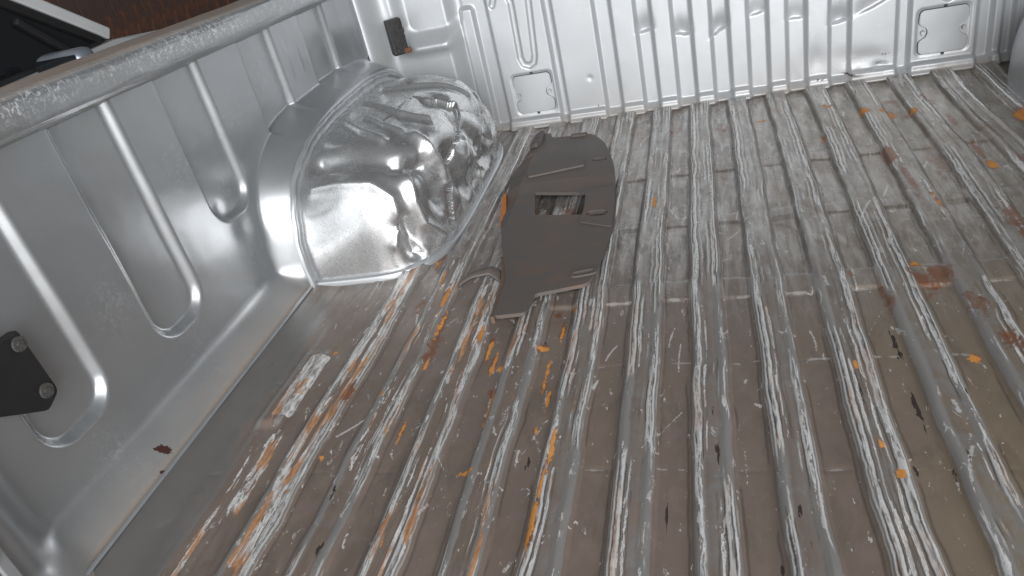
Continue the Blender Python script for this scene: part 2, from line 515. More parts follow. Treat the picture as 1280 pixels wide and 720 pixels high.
rust = spots([(-.205, .62, .004, .05, .8), (-.236, .76, .004, .05, .72), (-.33, .83, .004, .04, .85), (-.425, .90, .004, .05, .75), (-.52, .80, .004, .05, .7), (-.30, .70, .004, .05, .7), (-.228, .86, .004, .04, .7), (-.41, .66, .004, .03, .65), (.32, 1.15, .006, .05, .6), (.20, 1.45, .008, .03, .6), (.45, 1.12, .008, .05, .6), (.23, 1.60, .02, .012, .65), (-.2095, .505, .0045, .045, .95), (-.2085, .56, .003, .03, .85), (-.437, .965, .0045, .045, .95), (-.350, .862, .005, .030, .95),
              (-.316, .79, .004, .035, .85), (-.250, .822, .012, .009, .85), (-.215, .912, .004, .014, .85), (-.226, .715, .004, .030, .72),
              (-.302, .585, .012, .006, .8), (-.302, .779, .008, .008, .9), (-.111, 1.235, .0035, .035, .85), (.266, .763, .008, .010, .95),
              (.252, .975, .009, .014, .8), (.291, 1.554, .016, .022, .75), (.332, 1.538, .017, .022, .85), (.375, 1.522, .012, .016, .7),
              (.433, 1.269, .010, .024, .85), (.533, 1.457, .014, .03, .75), (.150, .577, .006, .009, .9), (.1395, .753, .004, .012, .85),
              (.141, .620, .004, .012, .7), (-.459, 1.03, .004, .05, .7), (-.49, 1.10, .010, .03, .6), (-.478, 1.18, .008, .03, .6), (-.232, .655, .004, .012, .8), (-.55, .93, .004, .02, .7),
              (-.505, .615, .006, .006, .8), (-.52, .555, .006, .006, .8), (-.585, .845, .006, .006, .85), (-.42, .80, .004, .02, .75), (-.463, .73, .005, .012, .7),
              (.10, 1.60, .02, .01, .6)])
redrust = spots([(.36, 1.30, .02, .09, .6), (.40, 1.05, .02, .10, .6), (.20, .90, .012, .08, .5), (.48, 1.25, .02, .08, .6), (.25, 1.45, .02, .08, .55), (.33, .70, .02, .06, .55), (-.265, 1.225, .02, .04, .7), (-.24, .90, .012, .04, .5), (-.30, .72, .02, .05, .45), (-.42, .85, .02, .08, .55), (-.48, .95, .02, .06, .5), (-.205, .62, .004, .05, .8), (-.236, .76, .004, .05, .72), (-.33, .83, .004, .04, .85), (-.425, .90, .004, .05, .75), (-.52, .80, .004, .05, .7), (-.30, .70, .004, .05, .7), (-.228, .86, .004, .04, .7), (-.41, .66, .004, .03, .65), (.32, 1.15, .006, .05, .6), (.20, 1.45, .008, .03, .6), (.45, 1.12, .008, .05, .6), (.23, 1.60, .02, .012, .65), (-.516, .738, .010, .04, .85), (.275, .945, .020, .03, .9), (.255, .93, .03, .05, .62), (.371, 1.522, .022, .02, .85), (.414, 1.584, .016, .03, .9),
                 (.345, 1.61, .03, .016, .8), (.292, 1.329, .014, .05, .9), (.30, 1.22, .008, .12, .75), (.429, 1.478, .008, .05, .8), (.43, 1.33, .007, .06, .85), (.46, 1.40, .02, .03, .5),
                 (-.45, .70, .02, .01, .5), (-.49, 1.12, .012, .05, .7), (.165, .97, .01, .05, .5), (-.08, 1.60, .03, .05, .55), (.02, 1.58, .03, .05, .55), (-.19, 1.50, .03, .04, .4),
                 (.31, .78, .02, .05, .6), (.30, .86, .025, .06, .55), (-.50, .60, .012, .01, .5), (.12, 1.62, .03, .03, .5)])
_hal = np.zeros_like(X)
_hal[1:-1, :] = rust[1:-1, :]
for _q in range(3):
    _hal[2:-2, 4:-4] = np.maximum(_hal, 0)[2:-2, 4:-4] * .4 + .15 * (_hal[4:, 4:-4] + _hal[:-4, 4:-4] + _hal[2:-2, 8:] + _hal[2:-2, :-8])
redrust = np.maximum(redrust, np.clip(_hal * 1.25, 0, .72))
dark = spots([(-.021, .612, .004, .030, .8), (-.024, .676, .003, .022, .8), (-.019, .50, .006, .03, .7), (.191, .795, .005, .060, .85), (.188, .68, .004, .06, .85), (-.074, .53, .0025, .06, .75),
              (.052, .53, .004, .03, .7), (.058, .49, .004, .02, .7), (.136, .70, .004, .06, .7), (.165, .59, .004, .03, .7), (.03, .468, .003, .010, .9), (-.46, .55, .006, .03, .7), (-.44, .475, .007, .02, .75),
              (-.25, .835, .014, .008, .62), (-.232, .60, .004, .02, .75), (-.055, .88, .003, .12, .62), (.20, .58, .005, .02, .7), (.215, .60, .004, .02, .7), (-.16, 1.25, .003, .03, .62), (.24, .70, .004, .02, .6)])
dark = np.maximum(dark, .50 * np.clip(fbm(rid * 4.3 + side, Y * 11, 40, 2) * 1.3, 0, 1) * sh)
yellow = np.clip(ss(.02, .30, X) * .85 + .3 * fbm(X * 7, Y * 5, 50, 3), 0, 1) * (1 - .2 * far)
rusty = np.clip(.9 * ss(-.18, -.24, X) + .25, 0, 1)
seam = chan * (np.exp(-((Y - .773 + .004 * fbm(X * 30, Y, 3, 2)) / .0035) ** 2) + .85 * np.exp(-((Y - .590) / .003) ** 2)
               + np.exp(-((Y - .921) / .004) ** 2) + np.exp(-((Y - .976) / .004) ** 2) + .8 * np.exp(-((Y - 1.182) / .004) ** 2))
seam = np.clip(seam, 0, 1) * (.5 + .5 * ss(-.3, -.1, X))
# loose scrapes, hooks and loops left by dragged loads
scrape = np.zeros_like(X)
rs_ = np.random.RandomState(21)
for i in range(150):
    sx = rs_.uniform(-.6, .55); sy = rs_.uniform(.42, 1.70); L = rs_.uniform(.012, .06) * (1 if i % 4 else 1.8)
    ang = math.pi / 2 + rs_.normal(0, .18 if i % 4 else .7)
    bend = rs_.normal(0, .35)
    pts_ = []
    px_, py_ = sx, sy
    for j in range(6):
        pts_.append((px_, py_)); px_ += L / 6 * math.cos(ang); py_ += L / 6 * math.sin(ang); ang += bend / 6
    i0 = np.searchsorted(xs, [min(p[0] for p in pts_) - .012, max(p[0] for p in pts_) + .012]); j0 = np.searchsorted(ys, [min(p[1] for p in pts_) - .012, max(p[1] for p in pts_) + .012])
    sl = (slice(i0[0], i0[1]), slice(j0[0], j0[1]))
    w_ = rs_.uniform(.0016, .0040)
    scrape[sl] = np.maximum(scrape[sl], rs_.uniform(.6, 1.0) * np.exp(-(seg_dist(X[sl], Y[sl], pts_) / w_) ** 2))
me = grid_mesh('floor_panel', np.stack([X, Y, z], -1),
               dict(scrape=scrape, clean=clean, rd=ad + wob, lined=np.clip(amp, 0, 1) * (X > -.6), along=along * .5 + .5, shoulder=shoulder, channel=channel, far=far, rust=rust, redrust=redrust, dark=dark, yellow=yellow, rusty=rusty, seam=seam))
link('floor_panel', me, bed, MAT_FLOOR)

# ---- side walls (heightfield over y,z; +d is towards the bed's middle)
XWALL = -.775
AY, AB, AA, AC = 1.412, .352, .243, .222       # wheel arch centre, half length, depth, height
AXW = -.716


def rail_z(y):
    return .437 - .024 * (y - .75) / .77


ys2 = np.arange(.385, 1.782, .0024)
ts = np.linspace(0, 1, 230)
YY, TT = np.meshgrid(ys2, ts, indexing='ij')
ZZ = TT * (rail_z(YY) + .004)
dx = .058 * np.clip(1 - ZZ / .052, 0, 1) ** 2.0
dx += .012 * np.exp(-(ZZ / .004) ** 2) * 0
# U-shaped recessed pockets
rec = np.zeros_like(YY)
for (a, b, zb) in ((.518, .628, .104), (.745, .850, .102), (.958, 1.062, .180), (1.195, 1.303, .22), (1.43, 1.537, .22)):
    s = rbox(YY, ZZ, (a + b) / 2, zb + .5, (b - a) / 2, .5, .040)
    rec = np.maximum(rec, 1 - ss(-.0075, .0075, s))
dx += -.0122 * rec
# bead round pocket rims
# swelling over the wheel arch
ev = (np.clip(np.abs(YY - 1.43) / .385, 0, 9) ** 3.2 + (ZZ / .268) ** 3.2) ** (1 / 3.2)
bul = 1 - ss(.90, 1.02, ev)
dxb = .060
dx = dx * (1 - bul) + bul * np.maximum(dx, dxb)
# little pressed pads on the swelling
# front corner bead and gusset
bead = np.exp(-((YY - 1.706 - .02 * (ZZ - .3)) / .012) ** 2) * ss(.225, .27, ZZ)
dx += .014 * bead
dx += .035 * ss(1.735, 1.775, YY) * ss(.20, .26, ZZ)
dx += .010 * ss(1.60, 1.66, YY) * ss(.235, .26, ZZ)
for i in range(3):
    cyy = 1.375 + i * .045 - .06
    dx += .0008 * np.exp(-((YY - cyy - .02) / .006) ** 2) * band(.31, .375, .03, ZZ)
# rear corner: the wall swings in to the tail pillar
dx += .040 * ss(.475, .40, YY) ** 1.5
# small dents and waviness
dx += .0016 * fbm(YY * 5, ZZ * 6, 31, 3) + .0004 * fbm(YY * 22, ZZ * 22, 33, 2)
for (cy, cz, r, h) in ((1.01, .155, .022, -.004), (1.055, .115, .03, .003), (.985, .20, .012, -.002), (1.10, .06, .02, -.002)):
    dx += h * np.exp(-((YY - cy) ** 2 + (ZZ - cz) ** 2) / r ** 2)
dust = np.clip(.9 * ss(.009, .002, ZZ) + .5 * ss(.05, .0, ZZ) + .25 * np.clip(fbm(YY * 6, ZZ * 14, 61, 3), 0, 1) * ss(.14, .02, ZZ), 0, 1) * (1 - .9 * bul)
chip = np.zeros_like(YY)
for (cy, cz, ry, rz, a) in ((.624, .013, .0070, .0058, 1.15), (.619, .018, .003, .004, .8), (.591, .004, .005, .003, .8), (.47, .16, .002, .002, .8)):
    chip = np.maximum(chip, a * np.exp(-((YY - cy) / ry) ** 2 - ((ZZ - cz) / rz) ** 2))
scf = np.zeros_like(YY)
for (cy, cz, r_, a_) in ((.93, .30, .05, .5), (1.10, .31, .04, .5), (1.02, .22, .03, .55), (.70, .20, .05, .45), (.58, .06, .05, .45), (.80, .06, .06, .4), (1.25, .34, .06, .4), (1.0, .09, .05, .5)):
    scf = np.maximum(scf, .45 * a_ * np.exp(-((YY - cy) ** 2 + (ZZ - cz) ** 2) / r_ ** 2))
P = np.stack([XWALL + dx, YY, ZZ], -1)
me = grid_mesh('side_panel', P, dict(dust=dust, chip=chip, scuff=scf), flip=True)
sideL = link('side_panel', me, bed, MAT_PAINT)
sideL['label'] = 'silver side wall with U-shaped pressed pockets beside the crumpled arch'
P2 = P.copy(); P2[..., 0] = 2 * CX - P2[..., 0]
me = grid_mesh('side_panel', P2, dict(dust=dust, chip=chip * 0, scuff=scf))
sideR = link('side_panel', me, bed, MAT_PAINT)

# ---- rails along the top of the walls
prof = [(-.800, -.012), (-.784, -.010), (-.766, -.004), (-.760, -.001), (-.757, .004), (-.7555, .010), (-.7545, .030), (-.7555, .0375), (-.760, .0425), (-.768, .0450), (-.79, .0455),
        (-.815, .0460), (-.834, .0460), (-.843, .0435), (-.848, .036), (-.850, .02), (-.852, -.05), (-.852, -.30), (-.835, -.46)]
pp = []
for (a, b) in zip(prof[:-1], prof[1:]):
    for j in range(4): pp.append((a[0] + (b[0] - a[0]) * j / 4, a[1] + (b[1] - a[1]) * j / 4))
pp.append(prof[-1]); pp = np.array(pp)
yr = np.arange(.30, 2.05, .006)
YR, SI = np.meshgrid(yr, np.arange(len(pp)), indexing='ij')
PX = pp[SI, 0] + .0012 * fbm(YR * 9, SI * .12, 71, 3); PZ = pp[SI, 1] + .0010 * fbm(YR * 11, SI * .1, 73, 3)
# shallow notches where the pockets run up under the rail
under = np.zeros_like(YR)
rel = pp[SI, 1]
rz = rail_z(YR) + PZ
rd = ss(.0385, .0445, rel) * np.clip(.95 + .5 * fbm(YR * 14, SI * .3, 75, 3), 0, 1)
rs = np.clip(1.0 * np.exp(-((rel - .024 - .012 * fbm(YR * 3, SI * 0, 77, 2)) / .016) ** 2) * (pp[SI, 0] > -.77), 0, 1) * np.clip(.6 + 1.0 * fbm(YR * 7, SI * 0, 79, 3), 0, 1)
PR = np.stack([PX, YR, rz], -1)
me = grid_mesh('rail', PR, dict(dust=rd, chip=rd * 0, scuff=rs), flip=True)
link('rail', me, sideL, MAT_PAINT)
PR2 = PR.copy(); PR2[..., 0] = 2 * CX - PR2[..., 0]
me = grid_mesh('rail', PR2, dict(dust=rd, chip=rd * 0, scuff=rs))
link('rail', me, sideR, MAT_PAINT)

# ---- front wall
YF = 1.778
xf = np.arange(-.765, .842, .0018); zf = np.arange(-.004, .462, .0020)
XF, ZF = np.meshgrid(xf, zf, indexing='ij')
ribs = [(-.552, -.520), (-.486, -.353), (-.336, -.241), (-.204, -.150), (-.116, -.071), (-.030, .012), (.049, .090), (.131, .171), (.210, .258), (.298, .392), (.416, .545), (.572, .592), (.612, .66)]
d = np.zeros_like(XF)
tab = np.zeros_like(XF)
for (a, b) in ribs:
    r_ = band(a, b, .0105, XF)
    if a < -.55: r_ = r_ * (1 - ss(.300, .312, ZF + 12 * (XF - (a + b) / 2) ** 2))
    d += .0125 * r_; tab = np.maximum(tab, band(a, b, .016, XF))
# pressed groove in the left panel and its mirror image on the right one
for sgn in (1, -1):
    def mx(p): return p if sgn == 1 else 2 * CX - p
    path = [(-.472, .02), (-.471, .30), (-.463, .318), (-.447, .325), (-.432, .318), (-.426, .30), (-.429, .172), (-.424, .156), (-.411, .150), (-.399, .156), (-.394, .172), (-.372, .46)]
    if sgn == 1: path = path[1:]
    path = [(mx(a), b) for a, b in path]
    if sgn == -1: path = path[1:]
    d += -.0055 * (1 - ss(.003, .0085, seg_dist(XF, ZF, path)))
# recess for each cover plate
for (cx, cz) in ((-.412, .084), (.480, .087)):
    s = rbox(XF, ZF, cx, cz, .051, .050, .012)
    d += -.0025 * (1 - ss(-.003, .003, s))
# corner pillar, with the pocket above and the swelling below
pil = ss(-.545, -.585, XF)
pilR = ss(2 * CX + .545, 2 * CX + .585, XF)
d += .052 * pil + .052 * pilR
for cxx in (-.624, 2 * CX + .624):
    s = rbox(XF, ZF, cxx, .262 + .15, .066, .15, .035)
    d += -.026 * (1 - ss(-.018, .016, s))
    s2 = np.exp(-((ZF - .243) / .014) ** 2) * band(cxx - .055, cxx + .055, .05, XF)
    d += .012 * s2
# corner turns in to meet the side wall
d += .05 * ss(-.70, -.765, XF) ** 2 + .05 * ss(2 * CX + .70, 2 * CX + .765, XF) ** 2
# foot: rolled lip with tabs under the ribs
foot = 1 - ss(.010 + .010 * tab, .018 + .011 * tab, ZF)
d += .013 * foot * (1 - .0 * pil)
d += .008 * np.exp(-((ZF - .004) / .005) ** 2)
# dents knocked into the ribs
for (cx, cz, rx, h, sl) in ((-.132, .186, .017, -.009, .1), (-.049, .165, .017, -.010, 0), (.029, .158, .017, -.011, .5), (.110, .182, .016, -.006, .1), (.190, .160, .018, -.006, 0), (.278, .136, .018, -.012, .1), (.345, .160, .035, -.006, .4)):
    zc = cz + sl * (XF - cx) + .003 * fbm(XF * 60, ZF * 0, 99, 2)
    d += h * np.exp(-(np.abs(XF - cx) / rx) ** 3) * ss(zc - .006, zc + .002, ZF) * np.exp(-(np.maximum(ZF - zc, 0) / .026) ** 2)
for (cx, cz, rx, rz_, h) in ((-.272, .10, .006, .006, -.0015), (.23, .06, .02, .03, -.004), (.33, .05, .05, .02, -.004), (.31, .025, .012, .008, .004), (.36, .03, .014, .008, -.004), (-.03, .30, .1, .03, -.004)):
    d += h * np.exp(-((XF - cx) / rx) ** 2 - ((ZF - cz + .12 * (XF - cx)) / rz_) ** 2)
d += .0016 * fbm(XF * 4, ZF * 4, 91, 3) + .00015 * fbm(XF * 30, ZF * 20, 93, 3) + .0012 * fbm(XF * 40, ZF * 30, 95, 3) * ss(.05, .0, ZF) * ss(.15, .35, XF)
dustf = np.clip(.30 * ss(.11, .0, ZF) * np.clip(.4 + 1.2 * fbm(XF * 9, ZF * 7, 98, 4), 0, 1) + .6 * ss(.022, .006, ZF) * (.5 + .7 * fbm(XF * 12, ZF * 20, 97, 3)), 0, 1)
chipf = np.zeros_like(XF)
for (cx, cz, rx, rz_, a) in ((.30, .02, .03, .005, .62), (.36, .035, .03, .008, .5), (-.262, .03, .002, .004, .9), (-.247, .035, .002, .003, .8), (.37, .055, .02, .01, .45), (.24, .02, .03, .006, .5)):
    chipf = np.maximum(chipf, a * np.exp(-((XF - cx) / rx) ** 2 - ((ZF - cz) / rz_) ** 2))
scuf = .5 * np.exp(-((XF - .33) / .05) ** 2 - ((ZF - .04) / .02) ** 2)
me = grid_mesh('front_panel', np.stack([XF, YF - d, ZF], -1), dict(dust=dustf, chip=chipf, scuff=scuf))
front = link('front_panel', me, bed, MAT_SATIN)
# header rail over the front wall, out of frame above
bm = bmesh.new(); add_box(bm, (CX, YF + .02, .452), (1.62, .07, .05), .012)
link('rail', bm_mesh('rail', bm), front, MAT_COVER)

# ---- cover plates (waisted plates with a screw at each waist)


def cover(cx, cz):
    o = [(-.046, -.040), (-.040, -.046), (.040, -.046), (.046, -.040), (.047, -.018), (.033, -.010), (.029, 0), (.033, .010), (.047, .018), (.046, .040), (.040, .046), (-.040, .046), (-.046, .040),
         (-.047, .018), (-.033, .010), (-.029, 0), (-.033, -.010), (-.047, -.018)]
    o = round_poly(o, .006, 3)
    bm = bmesh.new(); poly_prism(bm, o, [], 0, .0035)
    big = [e for e in bm.edges if len(e.link_faces) == 2 and abs(e.verts[0].co.z - .0035) < 1e-5 and abs(e.verts[1].co.z - .0035) < 1e-5 and abs(e.calc_face_angle(0)) > .5]
    bmesh.ops.bevel(bm, geom=big, offset=.0012, segments=2, affect='EDGES')
    bmesh.ops.rotate(bm, verts=bm.verts, cent=(0, 0, 0), matrix=Matrix.Rotation(math.pi / 2, 3, 'X'))
    c = link('cover_plate', bm_mesh('cover_plate', bm), bed, MAT_COVER)
    c.location = (cx, YF - .0125 + .0005, cz)
    # seal: a dark rim standing behind the plate edge
    bm = bmesh.new(); oo = [(a * 1.028, b * 1.028) for a, b in o]
    poly_prism(bm, oo, [], 0, .0012)
    bmesh.ops.rotate(bm, verts=bm.verts, cent=(0, 0, 0), matrix=Matrix.Rotation(math.pi / 2, 3, 'X'))
    s = link('seal', bm_mesh('seal', bm), c, MAT_DARKGAP); s.location = (0, .0012, 0)
    for sx in (-1, 1):
        bm = bmesh.new(); bmesh.ops.create_cone(bm, cap_ends=True, segments=12, radius1=.0048, radius2=.0036, depth=.004)
        bmesh.ops.rotate(bm, verts=bm.verts, cent=(0, 0, 0), matrix=Matrix.Rotation(math.pi / 2, 3, 'X'))
        s = link('screw', bm_mesh('screw', bm), c, MAT_COVER); s.location = (sx * .039, -.0015, 0)
    for sz in (-1, 1):
        bm = bmesh.new(); add_box(bm, (0, 0, 0), (.006, .004, .006), .001)
        s = link('tab', bm_mesh('tab', bm), c, MAT_DARKGAP); s.location = (.002, -.001, sz * .049)
    return c


cover(-.412, .084); cover(.480, .087)

# ---- wheel arches
na, nb = 330, 200
al = np.linspace(0, math.pi, na); be = np.linspace(-.02, math.pi / 2, nb)
A_, B_ = np.meshgrid(al, be, indexing='ij')
ux = np.sin(A_) * np.cos(B_); uy = -np.cos(A_) * np.cos(B_); uz = np.sin(B_)
nexp = 3.1
NX = 3.1 + 1.5 * ss(.04, .45, A_) * (1 - ss(1.6, 2.6, A_))
r = (np.abs(ux / AA) ** NX + np.abs(uy / AB) ** NX + np.abs(uz / AC) ** NX) ** (-1 / NX)
hx, hy, hz = r * ux, r * uy, r * uz                  # offsets from (AXW, AY, 0)
gx = np.abs(ux / AA) ** (NX - 1) / AA * np.sign(ux); gy = np.abs(uy / AB) ** (NX - 1) / AB * np.sign(uy); gz = np.abs(uz / AC) ** (NX - 1) / AC * np.sign(uz)
gl = np.sqrt(gx ** 2 + gy ** 2 + gz ** 2); gx, gy, gz = gx / gl, gy / gl, gz / gl
r0_ = (np.abs(ux / AA) ** nexp + np.abs(uy / AB) ** nexp + np.abs(uz / AC) ** nexp) ** (-1 / nexp)
kx, ky, kz = r0_ * ux, r0_ * uy, r0_ * uz           # the same directions on the plain form, where the folds are laid out
edge = ss(0, .035, hx) * ss(-.004, .03, hz)          # keep the seams in place
s1, s2 = ky, kx + (AC - kz)                          # unrolled coordinates: along, across
# crumple: folded facets, strong on the inner front half
w1 = fbm(s1 * 9, s2 * 9, 101, 3)
fa, fb, fi = worley(s1 * 5.5 + .35 * w1 + 3, s2 * 6.5 + .3 * w1 + 8, 6)
fa2, fb2, fi2 = worley(s1 * 26 + w1 + 1, s2 * 26 + 2, 8)
crush = ss(-.22, -.08, ky + .35 * (kx - .10)) * ss(.02, .09, kx)
crush = crush * (1 - .88 * ss(.14, .185, kz) * (1 - ss(.135, .18, kx)))
low_smooth = ss(-.30, -.10, ky)


def seg3(pts):
    dmin = np.full(kx.shape, 9.0)
    for (p, q) in zip(pts[:-1], pts[1:]):
        p = np.array(p); v = np.array(q) - p
        t_ = np.clip(((kx - p[0]) * v[0] + (ky - p[1]) * v[1] + (kz - p[2]) * v[2]) / (v @ v), 0, 1)
        dmin = np.minimum(dmin, np.sqrt((kx - p[0] - t_ * v[0]) ** 2 + (ky - p[1] - t_ * v[1]) ** 2 + (kz - p[2] - t_ * v[2]) ** 2))
    return dmin * (1 + .25 * fbm(s1 * 11, s2 * 11, 111, 2))


disp = crush * (-.030 * np.minimum(fa, .9) ** 1.6 * (.25 + fi) + .012 * np.minimum(fb - fa, .4))
disp += crush * .0014 * np.minimum(fb2 - fa2, .5)
disp += .005 * fbm(s1 * 5, s2 * 5, 103, 2) * (.25 + low_smooth)
# the rear inner corner is beaten in: hollows first, then the sharp folds that stand between them
for (pts, rad, h) in (
        ([(.033, -.253, .190), (.079, -.250, .186), (.137, -.245, .172), (.184, -.215, .155)], .022, -.020),
        ([(.205, -.208, .140), (.218, -.217, .085)], .024, -.026),
        ([(.178, -.298, .080), (.182, -.298, .025)], .016, -.020),
        ([(.226, -.130, .125), (.238, -.110, .060)], .026, -.020),
        ([(.165, -.245, .165), (.185, -.235, .150)], .016, -.014),
        ([(.215, -.03, .15), (.232, .02, .09)], .020, -.016),
        ([(.236, -.06, .05), (.240, .06, .05)], .022, -.014)):
    disp += h * np.exp(-(seg3(pts) / rad) ** 2)
for (pts, rad, h) in (
        ([(.178, -.165, .180), (.205, -.171, .150), (.219, -.168, .127), (.227, -.175, .096)], .0085, .014),
        ([(.181, -.251, .141), (.188, -.269, .110), (.197, -.272, .070), (.214, -.244, .029)], .0085, .014),
        ([(.032, -.301, .163), (.089, -.295, .162), (.136, -.286, .152), (.163, -.288, .125), (.171, -.300, .087), (.160, -.316, .054)], .010, .008),
        ([(.168, -.306, .075), (.194, -.281, .018)], .005, .006),
        ([(.20, .011, .172), (.226, -.029, .132), (.233, -.07, .10)], .008, .010),
        ([(.208, .13, .156), (.230, .112, .114), (.240, .109, .058)], .009, .009),
        ([(.235, -.02, .08), (.241, .03, .04)], .007, .008)):
    disp += h * np.exp(-(seg3(pts) / rad) ** 1.5)
for (pts, rad, h) in (
        ([(.048, -.028, .221), (.141, -.098, .206), (.184, -.097, .184)], .0075, .010),
        ([(.040, -.124, .219), (.097, -.179, .208), (.138, -.202, .193)], .007, .009),
        ([(.083, -.114, .217), (.127, -.152, .206), (.160, -.166, .191)], .006, .008),
        ([(.06, .055, .22), (.115, .049, .215), (.165, .062, .197), (.205, .080, .165)], .008, .010)):
    disp += h * np.exp(-(seg3(pts) / rad) ** 2)
disp *= edge
creas = np.clip(crush * (1 - ss(.0, .16, fb - fa)) + .5 * crush * (1 - ss(0, .12, fb2 - fa2)), 0, 1) * edge
PA = np.stack([AXW + hx + gx * disp, AY + hy + gy * disp, hz + gz * disp], -1)
me = grid_mesh('wheel_arch', PA, dict(crease=creas))
archL = link('wheel_arch', me, bed, MAT_ARCH)
archL['label'] = 'badly crumpled bare-looking wheel arch under the side wall'
disp0 = .004 * fbm(s1 * 6, s2 * 6, 107, 3) * edge
PB = np.stack([2 * CX - (AXW + hx + gx * disp0), AY + hy + gy * disp0, hz + gz * disp0], -1)
me = grid_mesh('wheel_arch', PB, dict(crease=creas * 0), flip=True)
archR = link('wheel_arch', me, bed, MAT_COVER)
archR['label'] = 'smooth wheel arch at the far right edge'


# seam flange round each arch: a flat strip with a raised bead
def arch_flange(mirror):
    n = 160
    be2 = np.linspace(0, math.pi, n)
    cprof = [(-.008, -.004), (-.007, .003), (-.003, .0045), (.000, .003), (.002, .0016), (.007, .002), (.010, .0045), (.0135, .0045), (.016, .001), (.016, -.004)]
    pts = np.zeros((n, len(cprof), 3))
    for i, b in enumerate(be2):
        uy_, uz_ = -math.cos(b), math.sin(b)
        rr = (abs(uy_ / AB) ** nexp + abs(uz_ / AC) ** nexp) ** (-1 / nexp)
        y0, z0 = rr * uy_, rr * uz_
        ny = abs(uy_ / AB) ** (nexp - 1) / AB * (1 if uy_ > 0 else -1); nz = abs(uz_ / AC) ** (nexp - 1) / AC
        L = math.hypot(ny, nz); ny /= L; nz /= L
        for j, (w, h) in enumerate(cprof):
            wv = .0008 * math.sin(i * .9) + .0010 * math.sin(i * .37 + 1)
            pts[i, j] = (AXW + .001 + h + wv, AY + y0 + ny * (w + .002), z0 + nz * (w + .002))
    if mirror: pts[..., 0] = 2 * CX - pts[..., 0]
    return grid_mesh('flange', pts, flip=mirror)


link('flange', arch_flange(False), archL, MAT_COVER)
link('flange', arch_flange(True), archR, MAT_COVER)


# lip where the arch meets the floor
def arch_lip():
    n = 140
    a = np.linspace(0.0, math.pi, n)
    cprof = [(-.006, .010), (-.001, .011), (.003, .010), (.006, .0105), (.009, .006), (.009, -.004)]
    pts = np.zeros((n, len(cprof), 3))
    for i, t in enumerate(a):
        ux_, uy_ = math.sin(t), -math.cos(t)
        nx_e = 3.1 + 1.5 * float(ss(.04, .45, t)) * (1 - float(ss(1.6, 2.6, t)))
        rr = (abs(ux_ / AA) ** nx_e + abs(uy_ / AB) ** nx_e) ** (-1 / nx_e)
        nx = abs(ux_ / AA) ** (nx_e - 1) / AA; ny = abs(uy_ / AB) ** (nx_e - 1) / AB * (1 if uy_ > 0 else -1)
        L = math.hypot(nx, ny); nx /= L; ny /= L
        for j, (w, h) in enumerate(cprof):
            pts[i, j] = (AXW + rr * ux_ + nx * w, AY + rr * uy_ + ny * w, h)
    return grid_mesh('lip', pts)


link('lip', arch_lip(), archL, MAT_COVER)

# floor seam bead along the foot of the left wall
bm = bmesh.new(); add_box(bm, (-.7165, .72, .0075), (.006, .70, .004), .0015)
link('seam_bead', bm_mesh('seam_bead', bm), sideL, MAT_COVER)

# ---- black anchor bracket on the left wall, with two scraped bolts
br = empty('x', (0, 0, 0), '', ''); bpy.data.objects.remove(br)
bm = bmesh.new()
o = round_poly([(.470, .262), (.492, .268), (.556, .262), (.5585, .172), (.535, .161), (.47, .206)], .006, 2)
poly_prism(bm, o, [], 0, .006)
for v in bm.verts:
    y_, z_, h_ = v.co.x, v.co.y, v.co.z
    v.co = Vector((XWALL + .006 + h_ + .006 * (y_ < .52), y_, z_))
brk = link('anchor_bracket', bm_mesh('anchor_bracket', bm), bed, MAT_BLACK)
brk['label'] = 'black bracket bolted to the side wall'
for (cy, cz) in ((.548, .247), (.5445, .183)):
    bm = bmesh.new(); bmesh.ops.create_cone(bm, cap_ends=True, segments=16, radius1=.0095, radius2=.0088, depth=.0024)
    bmesh.ops.create_cone(bm, cap_ends=True, segments=6, radius1=.0050, radius2=.0044, depth=.0045)
    bmesh.ops.rotate(bm, verts=bm.verts, cent=(0, 0, 0), matrix=Matrix.Rotation(math.pi / 2, 3, 'Y'))
    b_ = link('bolt', bm_mesh('bolt', bm), brk, MAT_BOLT); b_.location = (XWALL + .0145, cy, cz)

# ---- worn black rubber stop in the front corner
bm = bmesh.new()
add_box(bm, (0, 0, 0), (.036, .026, .080), .003)
for i in range(14):
    add_box(bm, (random.uniform(-.01, .018), -.012 + random.uniform(-.001, .001), random.uniform(-.032, .032)), (random.uniform(.004, .012), .006, random.uniform(.004, .014)), .0012, Matrix.Rotation(random.uniform(-.4, .4), 3, 'Y'))
stop = link('corner_stop', bm_mesh('corner_stop', bm), bed, mat_simple('perished_rubber', (.009, .008, .008), .55, 0, .9, 90, .6))
stop.location = (-.690, 1.69, .285); stop.rotation_euler = (0, 0, math.radians(35))
bm = bmesh.new(); add_box(bm, (0, 0, 0), (.018, .012, .012), .003)
c_ = link('rust_lump', bm_mesh('rust_lump', bm), stop, mat_simple('brown_rust', (.12, .05, .025), .9, 0, .6, 120, .6)); c_.location = (.016, -.010, -.034)

# ---- tail pillar and latch at the rear of the left wall
bm = bmesh.new()
add_box(bm, (-.765, .350, .16), (.06, .05, .46), .012)
pilr = link('tail_pillar', bm_mesh('tail_pillar', bm, True), bed, MAT_BLACK)
bm = bmesh.new()
add_box(bm, (-.728, .378, .10), (.006, .014, .24), .002); add_box(bm, (-.722, .366, .13), (.012, .012, .05), .003)
link('latch_edge', bm_mesh('latch_edge', bm), pilr, MAT_COVER)

